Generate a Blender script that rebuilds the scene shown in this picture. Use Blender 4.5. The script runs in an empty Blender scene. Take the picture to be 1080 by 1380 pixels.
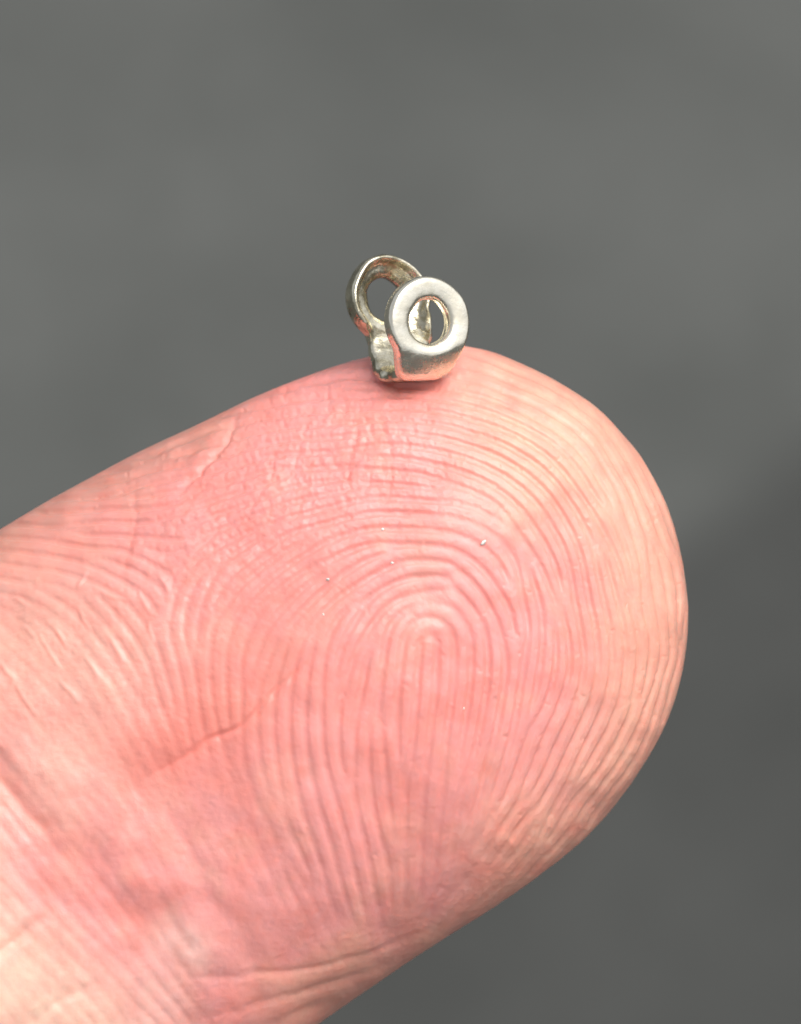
import bpy, math, random
import numpy as np
from mathutils import Matrix, Vector

# Units: 1 Blender unit = 1 cm.  Shapes are drafted in a "drafting frame" (450 units per cm,
# x right, y down, z out of the sheet) and turned into the world with to_world().
K = 450.0
PITCH = math.radians(50)

scene = bpy.context.scene
scene.unit_settings.system = 'METRIC'
scene.unit_settings.scale_length = 0.01

# ------------------------------------------------------------------ camera
CAM_DIST = 14.0
cam_data = bpy.data.cameras.new('camera')
cam = bpy.data.objects.new('camera', cam_data)
scene.collection.objects.link(cam)
cam.rotation_euler = (math.pi / 2 - PITCH, 0, 0)
zdir = Vector((0, -math.cos(PITCH), math.sin(PITCH)))
cam.location = zdir * CAM_DIST
cam_data.sensor_fit = 'VERTICAL'
cam_data.sensor_height = 24
cam_data.lens = 24 * CAM_DIST / (1380 / K)
cam_data.clip_start = 0.1
cam_data.clip_end = 5000
cam_data.dof.use_dof = True
cam_data.dof.focus_distance = CAM_DIST - 0.36
cam_data.dof.aperture_fstop = 0.52
scene.camera = cam

# ------------------------------------------------------------------ overcast sky and veiled sun
SUN_EL, SUN_AZ = math.radians(69), math.radians(86)     # azimuth from +Y, negative = towards -X
world = bpy.data.worlds.new('World')
scene.world = world
world.use_nodes = True
wn, wl = world.node_tree.nodes, world.node_tree.links
wn.clear()
sky = wn.new('ShaderNodeTexSky')
sky.sky_type = 'NISHITA'
sky.sun_disc = False
sky.sun_elevation = SUN_EL
sky.sun_rotation = SUN_AZ
sky.air_density = 1.0
sky.dust_density = 6.0
sky.ozone_density = 1.0
hsv = wn.new('ShaderNodeHueSaturation')
hsv.inputs['Saturation'].default_value = 0.22            # cloud veil: nearly neutral daylight
bgd = wn.new('ShaderNodeBackground')
bgd.inputs['Strength'].default_value = 0.15
wout = wn.new('ShaderNodeOutputWorld')
wl.new(sky.outputs[0], hsv.inputs['Color'])
wl.new(hsv.outputs[0], bgd.inputs['Color'])
wl.new(bgd.outputs[0], wout.inputs['Surface'])

sun_data = bpy.data.lights.new('sun', 'SUN')
sun_data.energy = 1.0
sun_data.angle = math.radians(40)
sun_data.color = (1.0, 0.95, 0.87)
sun = bpy.data.objects.new('sun', sun_data)
scene.collection.objects.link(sun)
sdir = Vector((math.sin(SUN_AZ) * math.cos(SUN_EL), math.cos(SUN_AZ) * math.cos(SUN_EL), math.sin(SUN_EL)))
sun.rotation_euler = sdir.to_track_quat('Z', 'Y').to_euler()

scene.view_settings.view_transform = 'Standard'
scene.view_settings.look = 'None'
scene.view_settings.gamma = 1.0
scene.view_settings.exposure = 0.24
scene.view_settings.use_curve_mapping = False
scene.cycles.use_denoising = True
scene.cycles.max_bounces = 10

# ------------------------------------------------------------------ helpers
rng = np.random.default_rng(7)
UPV = np.array((0, math.sin(PITCH), math.cos(PITCH)))
OUTV = np.array((0, -math.cos(PITCH), math.sin(PITCH)))
RIGHTV = np.array((1.0, 0, 0))


def to_world(p):
    p = np.asarray(p, float)
    return (((p[..., 0:1] - 540) / K) * RIGHTV + ((690 - p[..., 1:2]) / K) * UPV + (p[..., 2:3] / K) * OUTV)


def dir_world(d):
    d = np.asarray(d, float)
    return d[..., 0:1] * RIGHTV - d[..., 1:2] * UPV + d[..., 2:3] * OUTV


def mesh_object(name, verts, faces, mat=None, parent=None, smooth=True):
    me = bpy.data.meshes.new(name)
    verts = np.asarray(verts, np.float32)
    if isinstance(faces, np.ndarray):
        nv, nf = len(verts), len(faces)
        me.vertices.add(nv)
        me.vertices.foreach_set('co', verts.ravel())
        me.loops.add(nf * 4)
        me.loops.foreach_set('vertex_index', faces.astype(np.int32).ravel())
        me.polygons.add(nf)
        me.polygons.foreach_set('loop_start', np.arange(0, nf * 4, 4, dtype=np.int32))
        me.update(calc_edges=True)
    else:
        me.from_pydata([tuple(map(float, v)) for v in verts], [], faces)
        me.update()
    me.validate()
    if smooth:
        me.polygons.foreach_set('use_smooth', np.ones(len(me.polygons), dtype=bool))
    ob = bpy.data.objects.new(name, me)
    scene.collection.objects.link(ob)
    if mat:
        me.materials.append(mat)
    if parent:
        ob.parent = parent
        ob.matrix_parent_inverse = Matrix.Translation(-Vector(parent.location))
    return ob


def new_mat(name):
    m = bpy.data.materials.new(name)
    m.use_nodes = True
    n, l = m.node_tree.nodes, m.node_tree.links
    return m, n, l, n['Principled BSDF']


def smoothstep(a, b, x):
    t = np.clip((x - a) / (b - a), 0, 1)
    return t * t * (3 - 2 * t)


def fract_noise(shape, scale, seed, octaves=3):
    """periodic smooth noise, std about 1; scale = feature size in cells"""
    r = np.random.default_rng(seed)
    fy = np.fft.fftfreq(shape[0])[:, None]
    fx = np.fft.rfftfreq(shape[1])[None, :]
    f = np.hypot(fx, fy)
    out = 0
    for o in range(octaves):
        s = scale / 2 ** o
        w = np.fft.rfft2(r.standard_normal(shape)) * np.exp(-(f * s * 1.6) ** 2)
        a = np.fft.irfft2(w, shape)
        out = out + a / a.std() * 0.55 ** o
    return out / out.std()


# ------------------------------------------------------------------ ground (far below, out of focus)
gm, n, l, bs = new_mat('grey_ground')
tc = n.new('ShaderNodeTexCoord')
nz = n.new('ShaderNodeTexNoise'); nz.inputs['Scale'].default_value = 0.14; nz.inputs['Detail'].default_value = 3
nf_ = n.new('ShaderNodeTexNoise'); nf_.inputs['Scale'].default_value = 1.1; nf_.inputs['Detail'].default_value = 5
l.new(tc.outputs['Object'], nz.inputs['Vector']); l.new(tc.outputs['Object'], nf_.inputs['Vector'])
mx = n.new('ShaderNodeMath'); mx.operation = 'ADD'
m2 = n.new('ShaderNodeMath'); m2.operation = 'MULTIPLY'; m2.inputs[1].default_value = 0.6
l.new(nf_.outputs['Fac'], m2.inputs[0]); l.new(nz.outputs['Fac'], mx.inputs[0]); l.new(m2.outputs[0], mx.inputs[1])
cr = n.new('ShaderNodeValToRGB')
cr.color_ramp.elements[0].position = 0.5; cr.color_ramp.elements[0].color = (0.051, 0.0545, 0.0505, 1)
cr.color_ramp.elements[1].position = 1.1; cr.color_ramp.elements[1].color = (0.081, 0.085, 0.080, 1)
l.new(mx.outputs[0], cr.inputs['Fac'])
# the ground colour turns darker on one side of a line
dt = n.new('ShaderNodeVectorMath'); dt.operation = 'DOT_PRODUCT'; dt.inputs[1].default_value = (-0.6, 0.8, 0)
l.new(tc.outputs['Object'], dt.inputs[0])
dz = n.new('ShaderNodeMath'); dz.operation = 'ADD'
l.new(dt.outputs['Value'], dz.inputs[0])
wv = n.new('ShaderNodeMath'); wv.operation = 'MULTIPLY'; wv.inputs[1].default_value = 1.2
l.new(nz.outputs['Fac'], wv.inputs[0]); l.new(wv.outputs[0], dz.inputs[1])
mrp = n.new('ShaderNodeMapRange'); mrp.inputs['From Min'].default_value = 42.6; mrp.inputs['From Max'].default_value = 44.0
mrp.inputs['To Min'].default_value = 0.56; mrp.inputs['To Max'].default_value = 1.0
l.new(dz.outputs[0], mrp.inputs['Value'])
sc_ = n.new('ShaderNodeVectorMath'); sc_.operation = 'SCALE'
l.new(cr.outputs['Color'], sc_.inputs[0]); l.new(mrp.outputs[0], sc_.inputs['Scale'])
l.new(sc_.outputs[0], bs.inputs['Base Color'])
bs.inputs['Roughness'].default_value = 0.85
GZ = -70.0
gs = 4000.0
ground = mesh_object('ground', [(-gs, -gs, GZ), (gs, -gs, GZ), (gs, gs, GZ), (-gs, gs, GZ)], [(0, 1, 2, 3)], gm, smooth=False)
ground['kind'] = 'structure'
ground['label'] = 'plain mottled grey ground far below, out of focus'

# ------------------------------------------------------------------ finger: base form
AX = np.array((math.cos(math.radians(31)), -math.sin(math.radians(31))))   # towards the tip (y down)
BX = np.array((-math.sin(math.radians(31)), -math.cos(math.radians(31))))  # towards the upper edge
ORG = np.array((425.0, 914.0))
UPPER = [(-1500, 1700), (-1000, 1365), (-500, 1030), (-200, 830), (0, 714), (60, 678), (120, 645), (190, 608), (250, 580), (300, 556), (335, 539), (400, 512), (460, 491), (520, 476),
         (580, 468), (625, 467), (665, 475), (700, 489), (740, 508), (780, 532), (815, 559), (845, 592)]
TIP = (868, 624)
LOWER = [(-950, 2520), (-450, 2140), (0, 1765), (200, 1580), (330, 1462), (430, 1379), (500, 1330), (545, 1299), (595, 1266), (665, 1222), (730, 1176), (797, 1120), (858, 1044), (890, 990), (909, 944),
         (922, 890), (927, 827), (921, 765), (907, 705), (890, 662)]


def sb(p):
    d = np.asarray(p, float) - ORG
    return d @ AX, d @ BX


tip_s, tip_b = sb(TIP)
su, bu = sb(UPPER)
sl, bl = sb(LOWER)
tip_s = max(su.max(), sl.max(), tip_s) + 1.0
sig = np.concatenate([-np.sqrt(tip_s - sl), [0.0], np.sqrt(tip_s - su[::-1])])
bb = np.concatenate([bl, [tip_b], bu[::-1]])
o = np.argsort(sig); sig, bb = sig[o], bb[o]


def spline(xk, yk, xq):
    """natural cubic spline"""
    nk = len(xk); h = np.diff(xk)
    A = np.zeros((nk, nk)); r = np.zeros(nk); A[0, 0] = A[-1, -1] = 1
    for i in range(1, nk - 1):
        A[i, i - 1], A[i, i], A[i, i + 1] = h[i - 1], 2 * (h[i - 1] + h[i]), h[i]
        r[i] = 6 * ((yk[i + 1] - yk[i]) / h[i] - (yk[i] - yk[i - 1]) / h[i - 1])
    M = np.linalg.solve(A, r)
    k = np.clip(np.searchsorted(xk, xq) - 1, 0, nk - 2)
    t = xq - xk[k]; u = xk[k + 1] - xq; hk = h[k]
    return (M[k] * u ** 3 + M[k + 1] * t ** 3) / (6 * hk) + (yk[k] / hk - M[k] * hk / 6) * u + (yk[k + 1] / hk - M[k + 1] * hk / 6) * t


S_IN = -700.0                                     # sections nearer the tip than this are dense
sg_max = math.sqrt(tip_s - (-2000.0))
sg_in = math.sqrt(tip_s - S_IN)
sgs = np.concatenate([np.linspace(0.06, sg_in, 900), np.linspace(sg_in, min(sg_max, sig.max(), -sig.min()), 40)[1:]])
U = spline(sig, bb, sgs); L = spline(sig, bb, -sgs)
cen, half = (U + L) / 2, (U - L) / 2
sval = tip_s - sgs ** 2
frac = np.tanh(sgs / 17.0)
depth_f = 285 * frac * (1 + 0.06 * np.exp(-((sval - 60) / 190) ** 2))
depth_b = 330 * frac
th_f = np.linspace(-0.10, math.pi + 0.10, 760)
th_b = np.linspace(math.pi + 0.10, 2 * math.pi - 0.10, 60)[1:-1]
th = np.concatenate([th_f, th_b])
c, s_ = np.cos(th), np.sin(th)
EXP = 0.93
cc = np.sign(c) * np.abs(c) ** EXP; ss = np.sign(s_) * np.abs(s_) ** EXP
bpos = cen[:, None] + half[:, None] * cc[None, :]
zpos = np.where(s_[None, :] >= 0, depth_f[:, None], depth_b[:, None]) * ss[None, :]
PX = ORG[0] + sval[:, None] * AX[0] + bpos * BX[0]
PY = ORG[1] + sval[:, None] * AX[1] + bpos * BX[1]
P = np.stack([PX, PY, zpos], -1)


def grid_normals(P):
    du = np.gradient(P, axis=0)
    Pw = np.concatenate([P[:, -2:], P, P[:, :2]], 1)
    dv = np.gradient(Pw, axis=1)[:, 2:-2]
    N = np.cross(du, dv)
    N /= np.linalg.norm(N, axis=-1, keepdims=True) + 1e-12
    return N


N = grid_normals(P)
if (N[400, 380, 2]) < 0:
    N = -N

# ------------------------------------------------------------------ finger: friction ridges grown from an orientation field
STEP = 1.6
X0, Y0 = -60.0, 420.0
GN = 640
gx = X0 + np.arange(GN) * STEP
gy = Y0 + np.arange(GN) * STEP
GX, GY = np.meshgrid(gx, gy)
# x, y, direction dx, dy of a ridge, ridge spacing
FIELD = [
    (100, 690, 32, -3, 17), (60, 735, 24, 3, 17), (95, 760, 18, 5, 18), (20, 720, 10, -1, 17), (180, 640, 10, -2, 16), (250, 600, 24, -7, 16),
    (190, 700, 10, 0, 17), (300, 660, 10, -2.5, 17), (350, 590, 10, -2, 16), (440, 560, 10, -1, 17), (560, 570, 10, .4, 17), (450, 620, 10, -1, 17),
    (520, 640, 10, .2, 18), (400, 680, 10, -3, 18), (300, 720, 10, -5, 18), (340, 770, 10, -9, 17.5), (270, 800, 3, -10, 17), (215, 770, 8, 5, 19),
    (245, 900, 3, 10, 17), (150, 850, 9, 13, 20), (80, 880, 6, 7, 20), (200, 920, 5, 10, 20), (280, 930, .6, 10, 17.5), (350, 870, -3.5, 10, 18.5),
    (450, 880, -2, 10, 20), (400, 800, -8, 10, 19), (425, 960, 0, 10, 20), (440, 1030, 3, 12, 22), (475, 1120, 8, 20, 21), (390, 1100, 9, 18, 20), (325, 1190, 10, 14, 20),
    (50, 1300, 10, 10.5, 19), (30, 1130, 10, 10, 19), (150, 1250, 10, 11, 19), (120, 1100, 10, 10, 19), (100, 1000, 10, 11, 20), (20, 950, 10, 11, 20), (250, 1300, 9, 11, 19), (200, 1060, 8, 12, 20),
    (300, 1050, 3, 12, 20), (270, 1150, 7, 12, 20),
    (512, 900, -1.2, 10, 23), (545, 920, -1, 10, 23), (575, 930, -1, 10, 23), (600, 900, -1.5, 10, 23), (525, 860, -6, 10, 23), (615, 855, 3, 10, 23),
    (573, 812, 10, 0, 23), (500, 802, 10, -9, 22), (450, 760, 10, -6, 21), (573, 760, 10, .3, 21), (640, 800, 10, 11, 22), (640, 850, 0, 10, 22), (685, 930, -2, 10, 21), (730, 965, -5, 10, 20),
    (630, 960, -2.5, 10, 22), (805, 1030, -7, 10, 16), (880, 930, -3, 10, 13), (908, 830, 0, 10, 12), (860, 800, 1, 10, 15), (780, 800, 1.5, 10, 18), (700, 780, 3, 10, 20), (860, 725, 3.2, 10, 14), (800, 690, 5, 10, 16),
    (780, 1130, -10, 9, 14), (680, 1180, -10, 9.5, 16), (700, 1080, -8, 10, 18), (578, 1130, 0, 10, 20), (630, 1110, -3.5, 10, 20), (530, 1130, 2.4, 10, 21), (500, 1055, 1.2, 10, 22), (553, 1030, -.4, 10, 22), (600, 1040, -1.6, 10, 22),
    (620, 1210, -10, 8, 17), (560, 1220, -4, 10, 18), (500, 1230, 4, 10, 19), (450, 1270, 6, 10, 19), (400, 1310, 7, 10, 19),
    (655, 525, 10, 4, 16), (720, 560, 10, 6, 16), (756, 603, 10, 8.5, 16), (807, 654, 7, 10, 16), (527, 628, 10, .3, 18), (705, 680, 10, 10, 19), (600, 700, 10, 1.5, 19), (640, 640, 10, 3, 18), (476, 680, 10, -1.5, 18),
    (600, 500, 10, 1.5, 15), (780, 560, 10, 9, 15), (850, 640, 5, 10, 14),
]
FA = np.array(FIELD, float)
ang = np.arctan2(FA[:, 3], FA[:, 2])
c2 = np.zeros_like(GX); s2 = np.zeros_like(GX); per = np.zeros_like(GX); wsum = np.zeros_like(GX)
for (x, y, _, _, pr), a in zip(FA, ang):
    d2 = (GX - x) ** 2 + (GY - y) ** 2 + 250
    w = 1 / d2 ** 1.25
    c2 += w * np.cos(2 * a); s2 += w * np.sin(2 * a); per += w * pr; wsum += w
c2 /= wsum; s2 /= wsum
# the loop's core: ridges nested round a short line that ends at the core point
CX, CY = 577.0, 858.0
ldx, ldy = -0.07, 0.9975
tt = np.clip((GX - CX) * ldx + (GY - CY) * ldy, 0, None)
qx, qy = GX - CX - tt * ldx, GY - CY - tt * ldy
cd = np.hypot(qx, qy)
core_phi = np.arctan2(qy, qx) + math.pi / 2
core_w = np.exp(-(np.hypot(GX - CX, (GY - CY - 15) * 0.9) / 62) ** 4)
core_img = np.cos(2 * math.pi * cd / 23.0 + 0.35 * np.sin(GY / 31.0))
c2 = c2 * (1 - core_w) + core_w * np.cos(2 * core_phi); s2 = s2 * (1 - core_w) + core_w * np.sin(2 * core_phi)
phi = 0.5 * np.arctan2(s2, c2)                       # ridge direction
per /= wsum
fx = np.fft.rfftfreq(GN)[None, :]; fy = np.fft.fftfreq(GN)[:, None]


def grow(phi, period_cells, iters, nb=18, seed=1, spread=0.3, bw=0.4, gain=2.2, fixed=None):
    r = np.random.default_rng(seed)
    img = r.standard_normal((GN, GN))
    if fixed is not None:
        img = img * (1 - core_w) + fixed * core_w * 3
    nrm = np.mod(phi + math.pi / 2, math.pi)         # wave vector direction
    pers = np.array(sorted(set(np.round(np.geomspace(period_cells.min(), period_cells.max(), 4), 3))))
    fidx = np.interp(period_cells, pers, np.arange(len(pers)))
    bank = []
    for m, p in enumerate(pers):
        wm = np.clip(1 - np.abs(fidx - m), 0, 1)
        for k in range(nb):
            a = k * math.pi / nb
            da = np.abs(np.mod(nrm - a + math.pi / 2, math.pi) - math.pi / 2)
            wk = np.clip(1 - da / (math.pi / nb), 0, 1) * wm
            if wk.max() <= 0:
                continue
            ca, sa = math.cos(a), math.sin(a)
            f0 = 1 / p
            G = 0
            for sg in (1, -1):
                along = fx * ca + fy * sa - sg * f0
                across = -fx * sa + fy * ca
                G = G + np.exp(-(along / (bw * f0)) ** 2 - (across / (spread * f0)) ** 2)
            bank.append((wk.astype(np.float32), G.astype(np.float32)))
    for it in range(iters):
        F = np.fft.rfft2(img)
        acc = np.zeros((GN, GN))
        for wk, G in bank:
            acc += wk * np.fft.irfft2(F * G, (GN, GN))
        loc = np.sqrt(np.mean(acc ** 2)) + 1e-9
        img = np.tanh(gain * acc / loc) if it < iters - 1 else np.clip(acc / loc / 1.3, -1.1, 1.1)
        if fixed is not None and it < iters - 1:
            img = img * (1 - core_w) + fixed * core_w
    return img


ridge = grow(phi, per / STEP, 13, fixed=core_img)
cross = grow(phi + math.pi / 2 + 0.15 + 0.45 * fract_noise((GN, GN), 30, 21, 2), np.full_like(per, 19.0) / STEP, 2, seed=5, spread=0.5, bw=0.5, gain=1.2)
warpn = fract_noise((GN, GN), 14, 11)
fine = fract_noise((GN, GN), 3.2, 12, 2)
broad = fract_noise((GN, GN), 60, 13)
wander = fract_noise((GN, GN), 24, 14, 1)


def blob(x, y, rx, ry, rot=0):
    a = math.radians(rot)
    dx, dy = GX - x, GY - y
    u = dx * math.cos(a) + dy * math.sin(a); v = -dx * math.sin(a) + dy * math.cos(a)
    return np.exp(-(u / rx) ** 2 - (v / ry) ** 2)


def polydist(pts, wob=0.0):
    """distance to a polyline and the fraction along it"""
    best = np.full_like(GX, 1e9); frac = np.zeros_like(GX)
    pts = np.array(pts, float); seg = np.linalg.norm(np.diff(pts, axis=0), axis=1); tot = seg.sum(); acc = 0
    gxx = GX + wob * wander; gyy = GY + wob * np.roll(wander, 200, 0)
    for (a, b), sl_ in zip(zip(pts[:-1], pts[1:]), seg):
        t = np.clip(((gxx - a[0]) * (b[0] - a[0]) + (gyy - a[1]) * (b[1] - a[1])) / sl_ ** 2, 0, 1)
        d = np.hypot(gxx - a[0] - t * (b[0] - a[0]), gyy - a[1] - t * (b[1] - a[1]))
        m = d < best
        best = np.where(m, d, best); frac = np.where(m, (acc + t * sl_) / tot, frac)
        acc += sl_
    return best, frac


def crease(pts, width, depth, wob=2.0, taper=True):
    d, f = polydist(pts, wob)
    t = np.sin(np.pi * np.clip(f, 0.02, 0.98)) ** 0.6 if taper else 1
    return -depth * t * np.exp(-(d / width) ** 2)


# where the ridges stand high and where they are worn or stretched flat
amp = np.ones_like(GX)
amp *= 1 - 0.75 * np.clip(1.1 * blob(130, 1030, 150, 150, -30) + 1.1 * blob(275, 1130, 120, 130), 0, 1)
amp *= 1 - 0.6 * blob(310, 1060, 90, 60)
amp *= 1 - 0.75 * blob(60, 890, 120, 120)
amp *= 1 - 0.55 * blob(640, 700, 75, 50, 20)
amp *= 1 - 0.5 * blob(265, 1245, 60, 60)
amp *= 1 - 0.9 * smoothstep(1165, 1245, GY + 0.25 * np.clip(480 - GX, 0, 200)) * smoothstep(230, 300, GX) * smoothstep(640, 540, GX)
amp *= 1 - 0.7 * smoothstep(1250, 1300, GY) * smoothstep(280, 330, GX)
amp *= 1 + 0.55 * blob(580, 880, 110, 120) - 0.25 * blob(500, 1130, 120, 90)
amp *= 1 - 0.82 * blob(60, 1290, 200, 200)
amp *= 1 - 0.3 * blob(290, 860, 90, 90)
amp *= 1 - 0.9 * blob(780, 510, 90, 60, 40) - 0.6 * blob(850, 600, 60, 50, 50)
amp = np.clip(amp, 0.05, 1.6)
scaly = np.clip(1.25 * blob(450, 615, 170, 105, -18) + 0.8 * blob(300, 700, 120, 70, -30), 0, 1)

ridge = np.tanh(1.5 * (ridge * (1 + 0.12 * warpn) + 0.42))                 # broad rounded ridges, narrow furrows
amp *= 1 + 0.55 * smoothstep(600, 720, GX) + 1.1 * blob(150, 665, 190, 75, -28) + 0.6 * blob(440, 600, 200, 110, -15) - 0.95 * smoothstep(1020, 1150, GY + 0.5 * (GX - 700)) * smoothstep(560, 640, GX)
disp = 1.35 * amp * ridge * np.clip(per / 20, 0.75, 1.05)
disp -= 0.5 * amp * np.clip(np.roll(fine, 77, 1) - 1.5, 0, 1.2)            # sweat pores and nicks
disp += 0.85 * scaly * np.minimum(cross * np.clip(0.5 + 0.5 * warpn + 0.4 * np.roll(broad, 90, 1), 0, 1.6), 0.25) + 0.27 * scaly * fine
disp += (0.13 + 0.10 * blob(90, 850, 130, 120) + 0.05 * blob(270, 1050, 120, 120)) * fine
disp += 3.0 * broad * 0.5
# folds and creases of the skin
disp += crease([(-60, 985), (20, 1030), (75, 1090), (140, 1160), (205, 1225), (250, 1300), (275, 1420)], 36, 6, 9, False)
disp += crease([(15, 1035), (50, 1065), (85, 1105)], 9, 4, 4)
disp += crease([(215, 1032), (270, 1000), (330, 968), (380, 925), (420, 890)], 3.5, 3, 2)
disp += crease([(190, 1050), (240, 1015), (300, 985)], 16, 2.5, 3)
disp += crease([(255, 1110), (290, 1170), (320, 1230), (345, 1300), (355, 1400)], 16, 2.8, 4, False)
disp += crease([(250, 1300), (330, 1297), (420, 1290), (500, 1270), (590, 1243)], 6, 1.8, 2)
disp += crease([(300, 1345), (380, 1332), (470, 1310), (540, 1285)], 7, 1.9, 2)
disp += crease([(330, 1375), (400, 1358), (450, 1340)], 8, 1.8, 2)
disp += crease([(325, 562), (305, 605), (275, 640), (242, 668)], 3.5, 4, 1.5)
disp += crease([(188, 640), (190, 690), (186, 740), (178, 790)], 4, 1.2, 2)
disp += crease([(-10, 1275), (40, 1240), (85, 1205)], 9, 5, 2)
disp += crease([(60, 1350), (110, 1310), (150, 1290)], 8, 3, 2)
disp += crease([(400, 640), (412, 600), (430, 540)], 2.8, 1.3, 3)
disp += crease([(470, 660), (474, 620), (486, 560)], 2.8, 1.3, 3)
disp += crease([(345, 700), (372, 650), (384, 600)], 2.8, 1.4, 3)
disp += crease([(520, 600), (528, 640), (515, 690)], 2.8, 1.2, 3)
disp += crease([(235, 790), (275, 740), (318, 700), (320, 660)], 3, 1.4, 4)
# dry flaky streaks on the side of the finger
rs = np.random.default_rng(31)
for (x, y, dx, dy) in [(68, 850, 32, 44), (38, 914, 34, 38), (88, 838, 22, 30), (2, 965, 28, 32), (122, 815, 16, 30), (150, 790, 34, 16), (196, 790, 16, 28), (120, 790, 10, -26),
                       (45, 835, 20, 20), (15, 880, 24, 30), (95, 905, 26, 30), (160, 850, 20, 34), (130, 880, 18, 28), (210, 830, 10, 30), (225, 770, 14, 24), (30, 800, 20, 10)]:
    disp -= crease([(x, y), (x + dx * 0.5 + rs.normal() * 2, y + dy * 0.5 + rs.normal() * 2), (x + dx, y + dy)], 2.6, 1.5 + rs.uniform(0, 0.8), 1.5)
# lifted flake edge by the crease on the upper left, and the oval pad by the joint fold
disp += 2.4 * blob(280, 610, 60, 8, -52)
disp += 4.5 * blob(262, 1250, 40, 26, 45) - 3.0 * blob(265, 1248, 18, 10, 45)
# pad of the next phalanx swelling past the joint fold
disp -= 9 * blob(548, 516, 50, 18, 8)                                       # skin pressed in under the link
disp += 17 * smoothstep(0, 190, ((GY - 1060) - (GX - 40) * 1.05) / 1.45)

GYi = np.clip((PY - Y0) / STEP, 0, GN - 1.001); GXi = np.clip((PX - X0) / STEP, 0, GN - 1.001)


def sample(img):
    iy, ix = GYi.astype(int), GXi.astype(int)
    ty, tx = GYi - iy, GXi - ix
    return (img[iy, ix] * (1 - ty) * (1 - tx) + img[iy, ix + 1] * (1 - ty) * tx + img[iy + 1, ix] * ty * (1 - tx) + img[iy + 1, ix + 1] * ty * tx)


edge_fade = smoothstep(0.03, 0.34, N[..., 2])
inside = smoothstep(-900, -500, sval)[:, None]
Pd = P + N * (sample(disp) * edge_fade * inside)[..., None]

# skin tone of each place: blood under the pad, paler stretched skin, yellower callus, some painted shade
PINK = np.array((0.80, 0.315, 0.295)); PEACH = np.array((0.81, 0.415, 0.30)); PALE = np.array((0.87, 0.58, 0.44)); RED = np.array((0.75, 0.20, 0.155)); SHADE_TAN = np.array((0.62, 0.32, 0.235))
tone = np.broadcast_to(PINK, GX.shape + (3,)).copy()


def tint(col, w):
    global tone
    w = np.clip(w, 0, 1)[..., None]
    tone = tone * (1 - w) + col * w


tint(PEACH, 0.9 * smoothstep(150, 320, np.hypot((GX - 560), (GY - 880) * 0.9) + 18 * broad) * smoothstep(560, 700, GX))
tint(PEACH, 0.9 * blob(780, 560, 150, 120))
tint(RED, 0.22 * np.clip(fract_noise((GN, GN), 26, 41, 3), 0, 1.6) * smoothstep(900, 760, GX))
tint(PEACH, 0.18 * np.clip(fract_noise((GN, GN), 34, 42, 3), 0, 1.6))
tint(SHADE_TAN, 0.65 * smoothstep(70, 0, np.abs((GY - 720) + (GX) * 0.53) / 1.13) * smoothstep(420, 250, GX))  # shade of the upper-left edge painted in as darker tan
tint(np.array((0.70, 0.37, 0.28)), 0.75 * blob(50, 860, 150, 140))
tint(RED, 0.75 * blob(300, 945, 140, 85, -30) + 0.35 * blob(230, 1000, 60, 45, -30) + 0.2 * blob(540, 1000, 90, 140) + 0.25 * blob(400, 760, 110, 80) + 0.3 * blob(540, 545, 60, 30))  # last blob paints the link's reddish contact shadow; the others are blood
tint(PALE, 0.35 * blob(90, 1040, 90, 60) + 0.25 * blob(150, 900, 100, 80))
tint(PALE, 0.95 * smoothstep(-20, 130, ((GY - 1110) - (GX - 40) * 1.0) / 1.45 + 8 * broad))
tint(np.array((0.86, 0.56, 0.50)), 0.75 * blob(262, 1248, 42, 28, 45) + 0.4 * blob(225, 1330, 40, 60))
tint(np.array((0.74, 0.37, 0.27)), 0.8 * smoothstep(1190, 1310, GY + 30 * broad) * smoothstep(300, 420, GX))
d_, f_ = polydist([(215, 1032), (270, 1000), (330, 968), (380, 925), (420, 890)], 2.5)
tint(RED, 0.75 * np.exp(-(d_ / 4.5) ** 2) * 0.8 * (1 - 0.6 * f_) * (0.8 + 0.3 * warpn))
d_, f_ = polydist([(-60, 985), (20, 1030), (75, 1090), (140, 1160), (205, 1225)], 5)
tint(RED, 0.25 * np.exp(-(d_ / 22) ** 2))
tone *= (1 + 0.02 * warpn + 0.03 * broad)[..., None]

nr, nc = P.shape[:2]
idx = np.arange(nr * nc).reshape(nr, nc)
a = idx[:-1]; b = idx[1:]
faces = np.stack([a, np.roll(a, -1, 1), np.roll(b, -1, 1), b], -1).reshape(-1, 4)
W = to_world(Pd).reshape(-1, 3)
# flip if the winding points inward
f0 = faces[400 * nc + 380]
gn = np.cross(W[f0[1]] - W[f0[0]], W[f0[3]] - W[f0[0]])
if gn @ OUTV < 0:
    faces = faces[:, ::-1].copy()

skin, n, l, bs = new_mat('skin')
at = n.new('ShaderNodeAttribute'); at.attribute_name = 'skin_tone'
tc = n.new('ShaderNodeTexCoord')
mot = n.new('ShaderNodeTexNoise'); mot.inputs['Scale'].default_value = 18; mot.inputs['Detail'].default_value = 4
l.new(tc.outputs['Object'], mot.inputs['Vector'])
mr = n.new('ShaderNodeMapRange'); mr.inputs['From Min'].default_value = 0.3; mr.inputs['From Max'].default_value = 0.7
mr.inputs['To Min'].default_value = 0.0; mr.inputs['To Max'].default_value = 0.4
l.new(mot.outputs['Fac'], mr.inputs['Value'])
mixc = n.new('ShaderNodeMix'); mixc.data_type = 'RGBA'; mixc.blend_type = 'MIX'
l.new(mr.outputs[0], mixc.inputs['Factor'])
l.new(at.outputs['Color'], mixc.inputs[6])
mixc.inputs[7].default_value = (0.77, 0.25, 0.20, 1)
l.new(mixc.outputs[2], bs.inputs['Base Color'])
bs.inputs['Subsurface Weight'].default_value = 1.0
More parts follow.
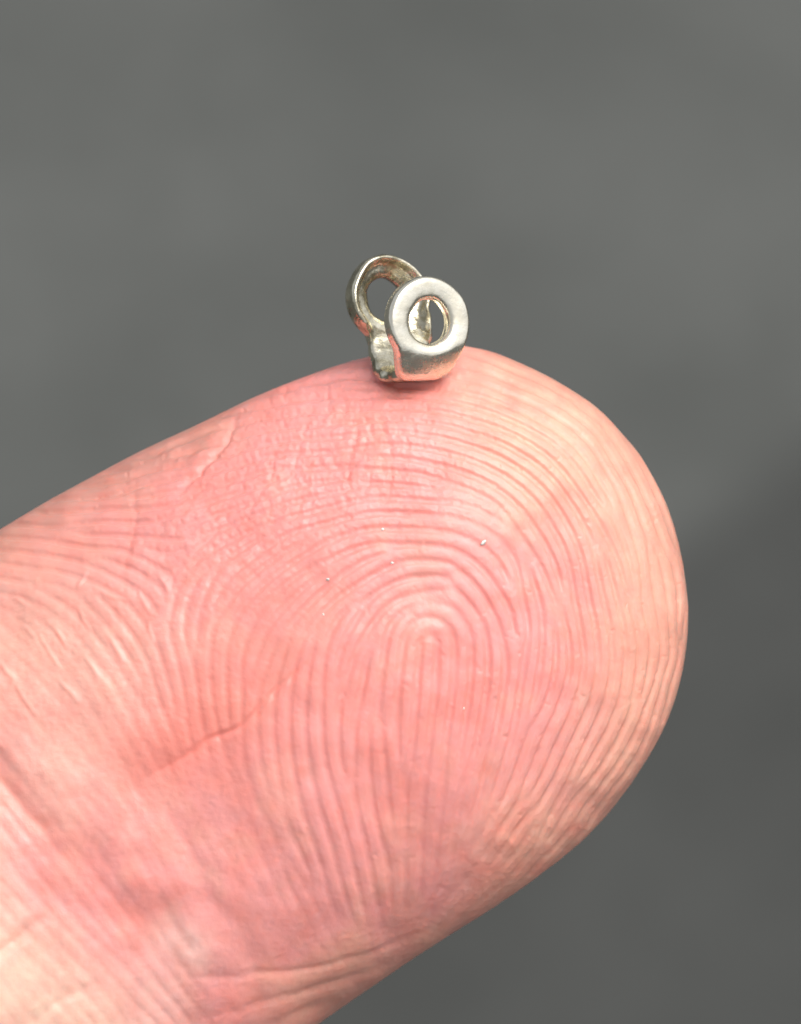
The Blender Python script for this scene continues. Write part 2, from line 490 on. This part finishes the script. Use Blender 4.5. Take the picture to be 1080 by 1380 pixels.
bs.subsurface_method = 'BURLEY'
bs.inputs['Subsurface Radius'].default_value = (1.0, 0.32, 0.2)
bs.inputs['Subsurface Scale'].default_value = 0.016
bs.inputs['Roughness'].default_value = 0.42
bs.inputs['Specular IOR Level'].default_value = 0.42
bs.inputs['Coat Weight'].default_value = 0.2
bs.inputs['Coat Roughness'].default_value = 0.17
bs.inputs['Coat IOR'].default_value = 1.4
mic = n.new('ShaderNodeTexNoise'); mic.inputs['Scale'].default_value = 170; mic.inputs['Detail'].default_value = 3
l.new(tc.outputs['Object'], mic.inputs['Vector'])
bmp = n.new('ShaderNodeBump'); bmp.inputs['Strength'].default_value = 0.25; bmp.inputs['Distance'].default_value = 0.002
l.new(mic.outputs['Fac'], bmp.inputs['Height'])
l.new(bmp.outputs[0], bs.inputs['Normal'])
rr = n.new('ShaderNodeMapRange'); rr.inputs['To Min'].default_value = 0.36; rr.inputs['To Max'].default_value = 0.52
l.new(mot.outputs['Fac'], rr.inputs['Value']); l.new(rr.outputs[0], bs.inputs['Roughness'])

finger = mesh_object('finger', W, faces, skin)
col = np.ones((nr * nc, 4), np.float32)
col[:, :3] = np.clip(np.stack([sample(tone[..., k]) for k in range(3)], -1).reshape(-1, 3), 0, 1)
ca_ = finger.data.attributes.new('skin_tone', 'FLOAT_COLOR', 'POINT')
ca_.data.foreach_set('color', col.ravel())
finger['label'] = 'pink fingertip reaching in from the left, ridged fingerprint pad turned to the viewer'
finger['category'] = 'finger'


def skin_point(x, y):
    """the finger's surface and normal under a drafting point"""
    sub = Pd[:900, 20:740]
    d = (sub[..., 0] - x) ** 2 + (sub[..., 1] - y) ** 2
    i = np.unravel_index(np.argmin(d), d.shape)
    return sub[i], N[:900, 20:740][i]


# ------------------------------------------------------------------ folded metal link
def make_metal(name, dark, light, rough0, rough1, dents):
    metal, n, l, bs = new_mat(name)
    tc = n.new('ShaderNodeTexCoord')
    n1 = n.new('ShaderNodeTexNoise'); n1.inputs['Scale'].default_value = 16; n1.inputs['Detail'].default_value = 6; n1.inputs['Roughness'].default_value = 0.65
    l.new(tc.outputs['Object'], n1.inputs['Vector'])
    cr = n.new('ShaderNodeValToRGB')
    cr.color_ramp.elements[0].position = 0.36; cr.color_ramp.elements[0].color = dark + (1,)
    cr.color_ramp.elements[1].position = 0.60; cr.color_ramp.elements[1].color = light + (1,)
    l.new(n1.outputs['Fac'], cr.inputs['Fac']); l.new(cr.outputs['Color'], bs.inputs['Base Color'])
    bs.inputs['Metallic'].default_value = 1.0
    r1 = n.new('ShaderNodeMapRange'); r1.inputs['From Min'].default_value = 0.35; r1.inputs['From Max'].default_value = 0.65
    r1.inputs['To Min'].default_value = rough1; r1.inputs['To Max'].default_value = rough0
    l.new(n1.outputs['Fac'], r1.inputs['Value']); l.new(r1.outputs[0], bs.inputs['Roughness'])
    n2 = n.new('ShaderNodeTexNoise'); n2.inputs['Scale'].default_value = 26; n2.inputs['Detail'].default_value = 4
    l.new(tc.outputs['Object'], n2.inputs['Vector'])
    # fine tool marks drawn along one direction
    mp = n.new('ShaderNodeMapping'); mp.inputs['Scale'].default_value = (20, 160, 60); mp.inputs['Rotation'].default_value = (0.4, 0.3, 0.5)
    l.new(tc.outputs['Object'], mp.inputs['Vector'])
    n3 = n.new('ShaderNodeTexNoise'); n3.inputs['Scale'].default_value = 1.0; n3.inputs['Detail'].default_value = 3
    l.new(mp.outputs[0], n3.inputs['Vector'])
    ad = n.new('ShaderNodeMath'); ad.operation = 'MULTIPLY_ADD'; ad.inputs[1].default_value = 0.16
    l.new(n3.outputs['Fac'], ad.inputs[0]); l.new(n2.outputs['Fac'], ad.inputs[2])
    bm_ = n.new('ShaderNodeBump'); bm_.inputs['Strength'].default_value = dents; bm_.inputs['Distance'].default_value = 0.01
    l.new(ad.outputs[0], bm_.inputs['Height']); l.new(bm_.outputs[0], bs.inputs['Normal'])
    return metal


bright_metal = make_metal('worn_silver_metal', (0.78, 0.73, 0.59), (0.95, 0.90, 0.76), 0.18, 0.34, 0.2)
tarnished_metal = make_metal('tarnished_silver_metal', (0.30, 0.27, 0.18), (0.84, 0.79, 0.63), 0.12, 0.32, 0.42)


def unit(v):
    v = np.asarray(v, float)
    return v / np.linalg.norm(v)


# drafting frame directions with y UP here, flipped when placed
nrm = unit((0.46, -0.06, 0.886))
up = np.array((-0.05, 1.0, 0.0)); up = unit(up - (up @ nrm) * nrm)
wid = np.cross(up, nrm)                                       # to the right along the plates
BASE_XY = (550.0, 514.0)
bp, bn = skin_point(*BASE_XY)
BASE = np.array((BASE_XY[0], BASE_XY[1], bp[2] + 3.0))


def place(q):
    """q = (across, up, forward) in drafting units -> world"""
    q = np.asarray(q, float)
    v = q[..., 0:1] * wid + q[..., 1:2] * up + q[..., 2:3] * nrm
    v = v * np.array((1, -1, 1))
    return to_world(BASE + v)


link = bpy.data.objects.new('folded_metal_link', None)
scene.collection.objects.link(link)
link.location = Vector(to_world(BASE))
link.empty_display_size = 0.05
link['label'] = 'tiny folded silver metal link with two round eyelets standing on the fingertip'
link['category'] = 'metal link'


def outline(ph, R, poly):
    """radius of a disc of radius R joined with a convex polygon round the centre"""
    r = np.full_like(ph, R)
    d = np.stack([np.cos(ph), np.sin(ph)], -1)
    m = len(poly)
    for i in range(m):
        a = np.array(poly[i], float); e = np.array(poly[(i + 1) % m], float) - a
        den = d[:, 0] * e[1] - d[:, 1] * e[0]
        den = np.where(np.abs(den) < 1e-9, 1e-9, den)
        t = (a[0] * e[1] - a[1] * e[0]) / den
        u = (a[0] * d[:, 1] - a[1] * d[:, 0]) / den
        ok = (t > 0) & (u >= 0) & (u <= 1)
        r = np.where(ok, np.maximum(r, t), r)
    k = np.array((1, 2, 3, 2, 1.0)); k /= k.sum()
    rp = np.concatenate([r[-2:], r, r[:2]])
    return np.convolve(rp, k, 'valid')


def rounded(profile, r=3.0, k=4):
    """round the corners of a closed (fraction, forward) polygon given in drafting units"""
    pr = np.array(profile, float); out = []
    for i in range(len(pr)):
        p, a, b = pr[i], pr[i - 1], pr[(i + 1) % len(pr)]
        la, lb = np.linalg.norm(a - p), np.linalg.norm(b - p)
        q = min(r, la * 0.45, lb * 0.45)
        pa, pb = p + (a - p) / la * q, p + (b - p) / lb * q
        for t in np.linspace(0, 1, k):
            out.append((1 - t) ** 2 * pa + 2 * t * (1 - t) * p + t * t * pb)
    return out


def eyelet(name, centre, lean, hole, R, profile, poly, curl, seed=0, seg=160, dent=1.0, rnd=3.5, metal=None):
    """profile: closed list of (radius, forward) for the round part; beyond it the rim is stretched to the outline"""
    r = np.random.default_rng(seed)
    ph = np.linspace(0, 2 * math.pi, seg, endpoint=False)
    wob = sum(dent * r.normal() * 0.8 / k * np.cos(k * ph + r.uniform(0, 6.28)) for k in range(2, 10))
    wob2 = sum(dent * r.normal() * 0.8 / k * np.cos(k * ph + r.uniform(0, 6.28)) for k in range(2, 10))
    pr = np.array(rounded(profile, rnd), float)
    m = len(pr)
    ro = outline(ph, R, poly)
    V = np.zeros((seg, m, 3))
    for j, (rad, fw) in enumerate(pr):
        t = np.clip((rad - hole) / (R - hole), 0, 1.1)
        rj = hole + (rad - hole) * np.where(t > 0.35, 1 + ((ro - hole) / (R - hole) - 1) * np.clip((t - 0.35) / 0.5, 0, 1), 1)
        rj = rj + np.where(t < 0.5, wob2, wob)
        V[:, j, 0] = rj * np.cos(ph)
        V[:, j, 1] = rj * np.sin(ph)
        leg = smoothstep(0.6, 0.9, -np.sin(ph)) if len(profile) == 9 else 0.0
        V[:, j, 2] = np.where(fw > 3, 3 + (fw - 3) * (1 - leg), fw) + 0.4 * wob
    y, z = V[..., 1], V[..., 2]
    y0, k1 = curl                                             # below the ring the plate bends back under
    rho = np.hypot(V[..., 0] * 0.8, y)
    under = np.clip(rho - y0, 0, None) * smoothstep(0.35, 0.8, -np.sin(ph))[:, None]
    V[..., 2] = z - k1 * under * under / (under + 4)
    cl, sl_ = math.cos(lean), math.sin(lean)
    y, z = V[..., 1].copy(), V[..., 2].copy()
    V[..., 1] = y * cl - z * sl_
    V[..., 2] = y * sl_ + z * cl
    V += np.array(centre)
    id_ = np.arange(seg * m).reshape(seg, m)
    a = id_; b = np.roll(id_, -1, 0)
    F = np.stack([a, b, np.roll(b, -1, 1), np.roll(a, -1, 1)], -1).reshape(-1, 4)
    return mesh_object(name, place(V).reshape(-1, 3), F, metal, link)


HF, DF = 77.0, 50.0
HR, DR = 106.0, -57.0
front = eyelet('front_eyelet', (3, HF, DF), math.radians(-4), 29, 59.5,
               [(30, -11), (54, -12), (60, -7), (60, 7), (57, 12), (52, 12.8), (46, 12.8), (40, 12.5), (33, 11), (29, 5)],
               [(-56, -10), (-38, -70), (-30, -76), (18, -76), (36, -66), (50, -36), (55, -10), (0, 20)], (42, 0.6), 3, rnd=5.0, metal=bright_metal)
rear = eyelet('rear_eyelet', (0, HR, DR), math.radians(-11), 28, 57,
              [(29, -18), (52, -18), (58, -10), (58, 10), (55, 15), (51, 14), (46, 4), (36, 1), (28, -5)],
              [(-36, -30), (-30, -64), (56, -64), (57, -24), (0, 20)], (60, 0.0), 4, dent=1.6, metal=tarnished_metal)

# the bent strip that joins them: path in (up, forward), width along it
path = np.array([(HR - 40, DR + 5), (HR - 54, DR + 9), (HR - 72, DR + 17), (22, DR + 28), (12, DR + 38), (7, DR + 48), (5, 2), (5, 14), (7, 26), (12, 34), (20, 40)], float)
wd = np.array([62, 84, 94, 97, 93, 86, 76, 72, 68, 66, 66], float)
tk = np.array([4, 15, 23, 24, 22, 20, 18, 17, 17, 17, 16], float)
tq = np.linspace(0, len(path) - 1, 61); tk0 = np.arange(len(path), dtype=float)
pu = spline(tk0, path[:, 0], tq); pf = spline(tk0, path[:, 1], tq); pw = np.interp(tq, tk0, wd); pt = np.interp(tq, tk0, tk)
tu, tf = np.gradient(pu), np.gradient(pf)
tl = np.hypot(tu, tf); tu, tf = tu / tl, tf / tl
nu, nfw = -tf, tu
M = 48
pa = np.linspace(0, 2 * math.pi, M, endpoint=False)
ex = np.sign(np.cos(pa)) * np.abs(np.cos(pa)) ** 0.3; ey = np.sign(np.sin(pa)) * np.abs(np.sin(pa)) ** 0.6
V = np.zeros((len(tq), M, 3))
for i in range(len(tq)):
    V[i, :, 0] = ex * pw[i] / 2 + 1.0 * math.sin(i * 0.5) + 11 * smoothstep(36, 16, float(i))
    off = ey * pt[i] / 2
    V[i, :, 1] = pu[i] + nu[i] * off
    V[i, :, 2] = pf[i] + nfw[i] * off
id_ = np.arange(len(tq) * M).reshape(len(tq), M)
a, b = id_[:-1], id_[1:]
F = [tuple(q) for q in np.stack([a, b, np.roll(b, -1, 1), np.roll(a, -1, 1)], -1).reshape(-1, 4)]
F += [tuple(id_[0]), tuple(id_[-1][::-1])]
fold = mesh_object('fold', place(V).reshape(-1, 3), F, tarnished_metal, link)
import bmesh
for ob in (front, rear, fold):
    bm = bmesh.new(); bm.from_mesh(ob.data); bmesh.ops.recalc_face_normals(bm, faces=bm.faces); bm.to_mesh(ob.data); bm.free()

# ------------------------------------------------------------------ specks of lint on the skin
lm, n, l, bs = new_mat('lint'); bs.inputs['Base Color'].default_value = (0.85, 0.82, 0.76, 1); bs.inputs['Roughness'].default_value = 0.6
vs, fs = [], []
for (x, y, r, e, rot) in [(445, 777, 3.2, 1, 0), (441, 823, 2, 1, 0), (517, 712, 2.5, 1.2, 0), (529, 757, 2.2, 1.3, 0), (649, 730, 3, 2.2, 40), (622, 945, 1.8, 1.6, 70)]:
    p, nn = skin_point(x, y)
    t1 = unit(np.cross(nn, (math.sin(math.radians(rot)), math.cos(math.radians(rot)), 0.1))); t2 = np.cross(nn, t1)
    base = len(vs)
    R_, C_ = 5, 8
    for i in range(R_):
        el = -math.pi / 2 + math.pi * (i + 0.5) / R_
        for j in range(C_):
            azm = 2 * math.pi * j / C_
            rr_ = 0.75 * r * (1 + 0.25 * rng.standard_normal())
            q = p + nn * 0.6 + rr_ * (t1 * math.cos(el) * math.cos(azm) * e + t2 * math.cos(el) * math.sin(azm) + nn * math.sin(el) * 0.8)
            vs.append(to_world(q))
    for i in range(R_ - 1):
        for j in range(C_):
            fs.append((base + i * C_ + j, base + i * C_ + (j + 1) % C_, base + (i + 1) * C_ + (j + 1) % C_, base + (i + 1) * C_ + j))
    fs.append(tuple(base + j for j in range(C_))[::-1]); fs.append(tuple(base + (R_ - 1) * C_ + j for j in range(C_)))
lint = mesh_object('lint', vs, fs, lm)
lint['kind'] = 'stuff'
lint['label'] = 'tiny white specks of lint on the fingerprint'
lint['category'] = 'lint'
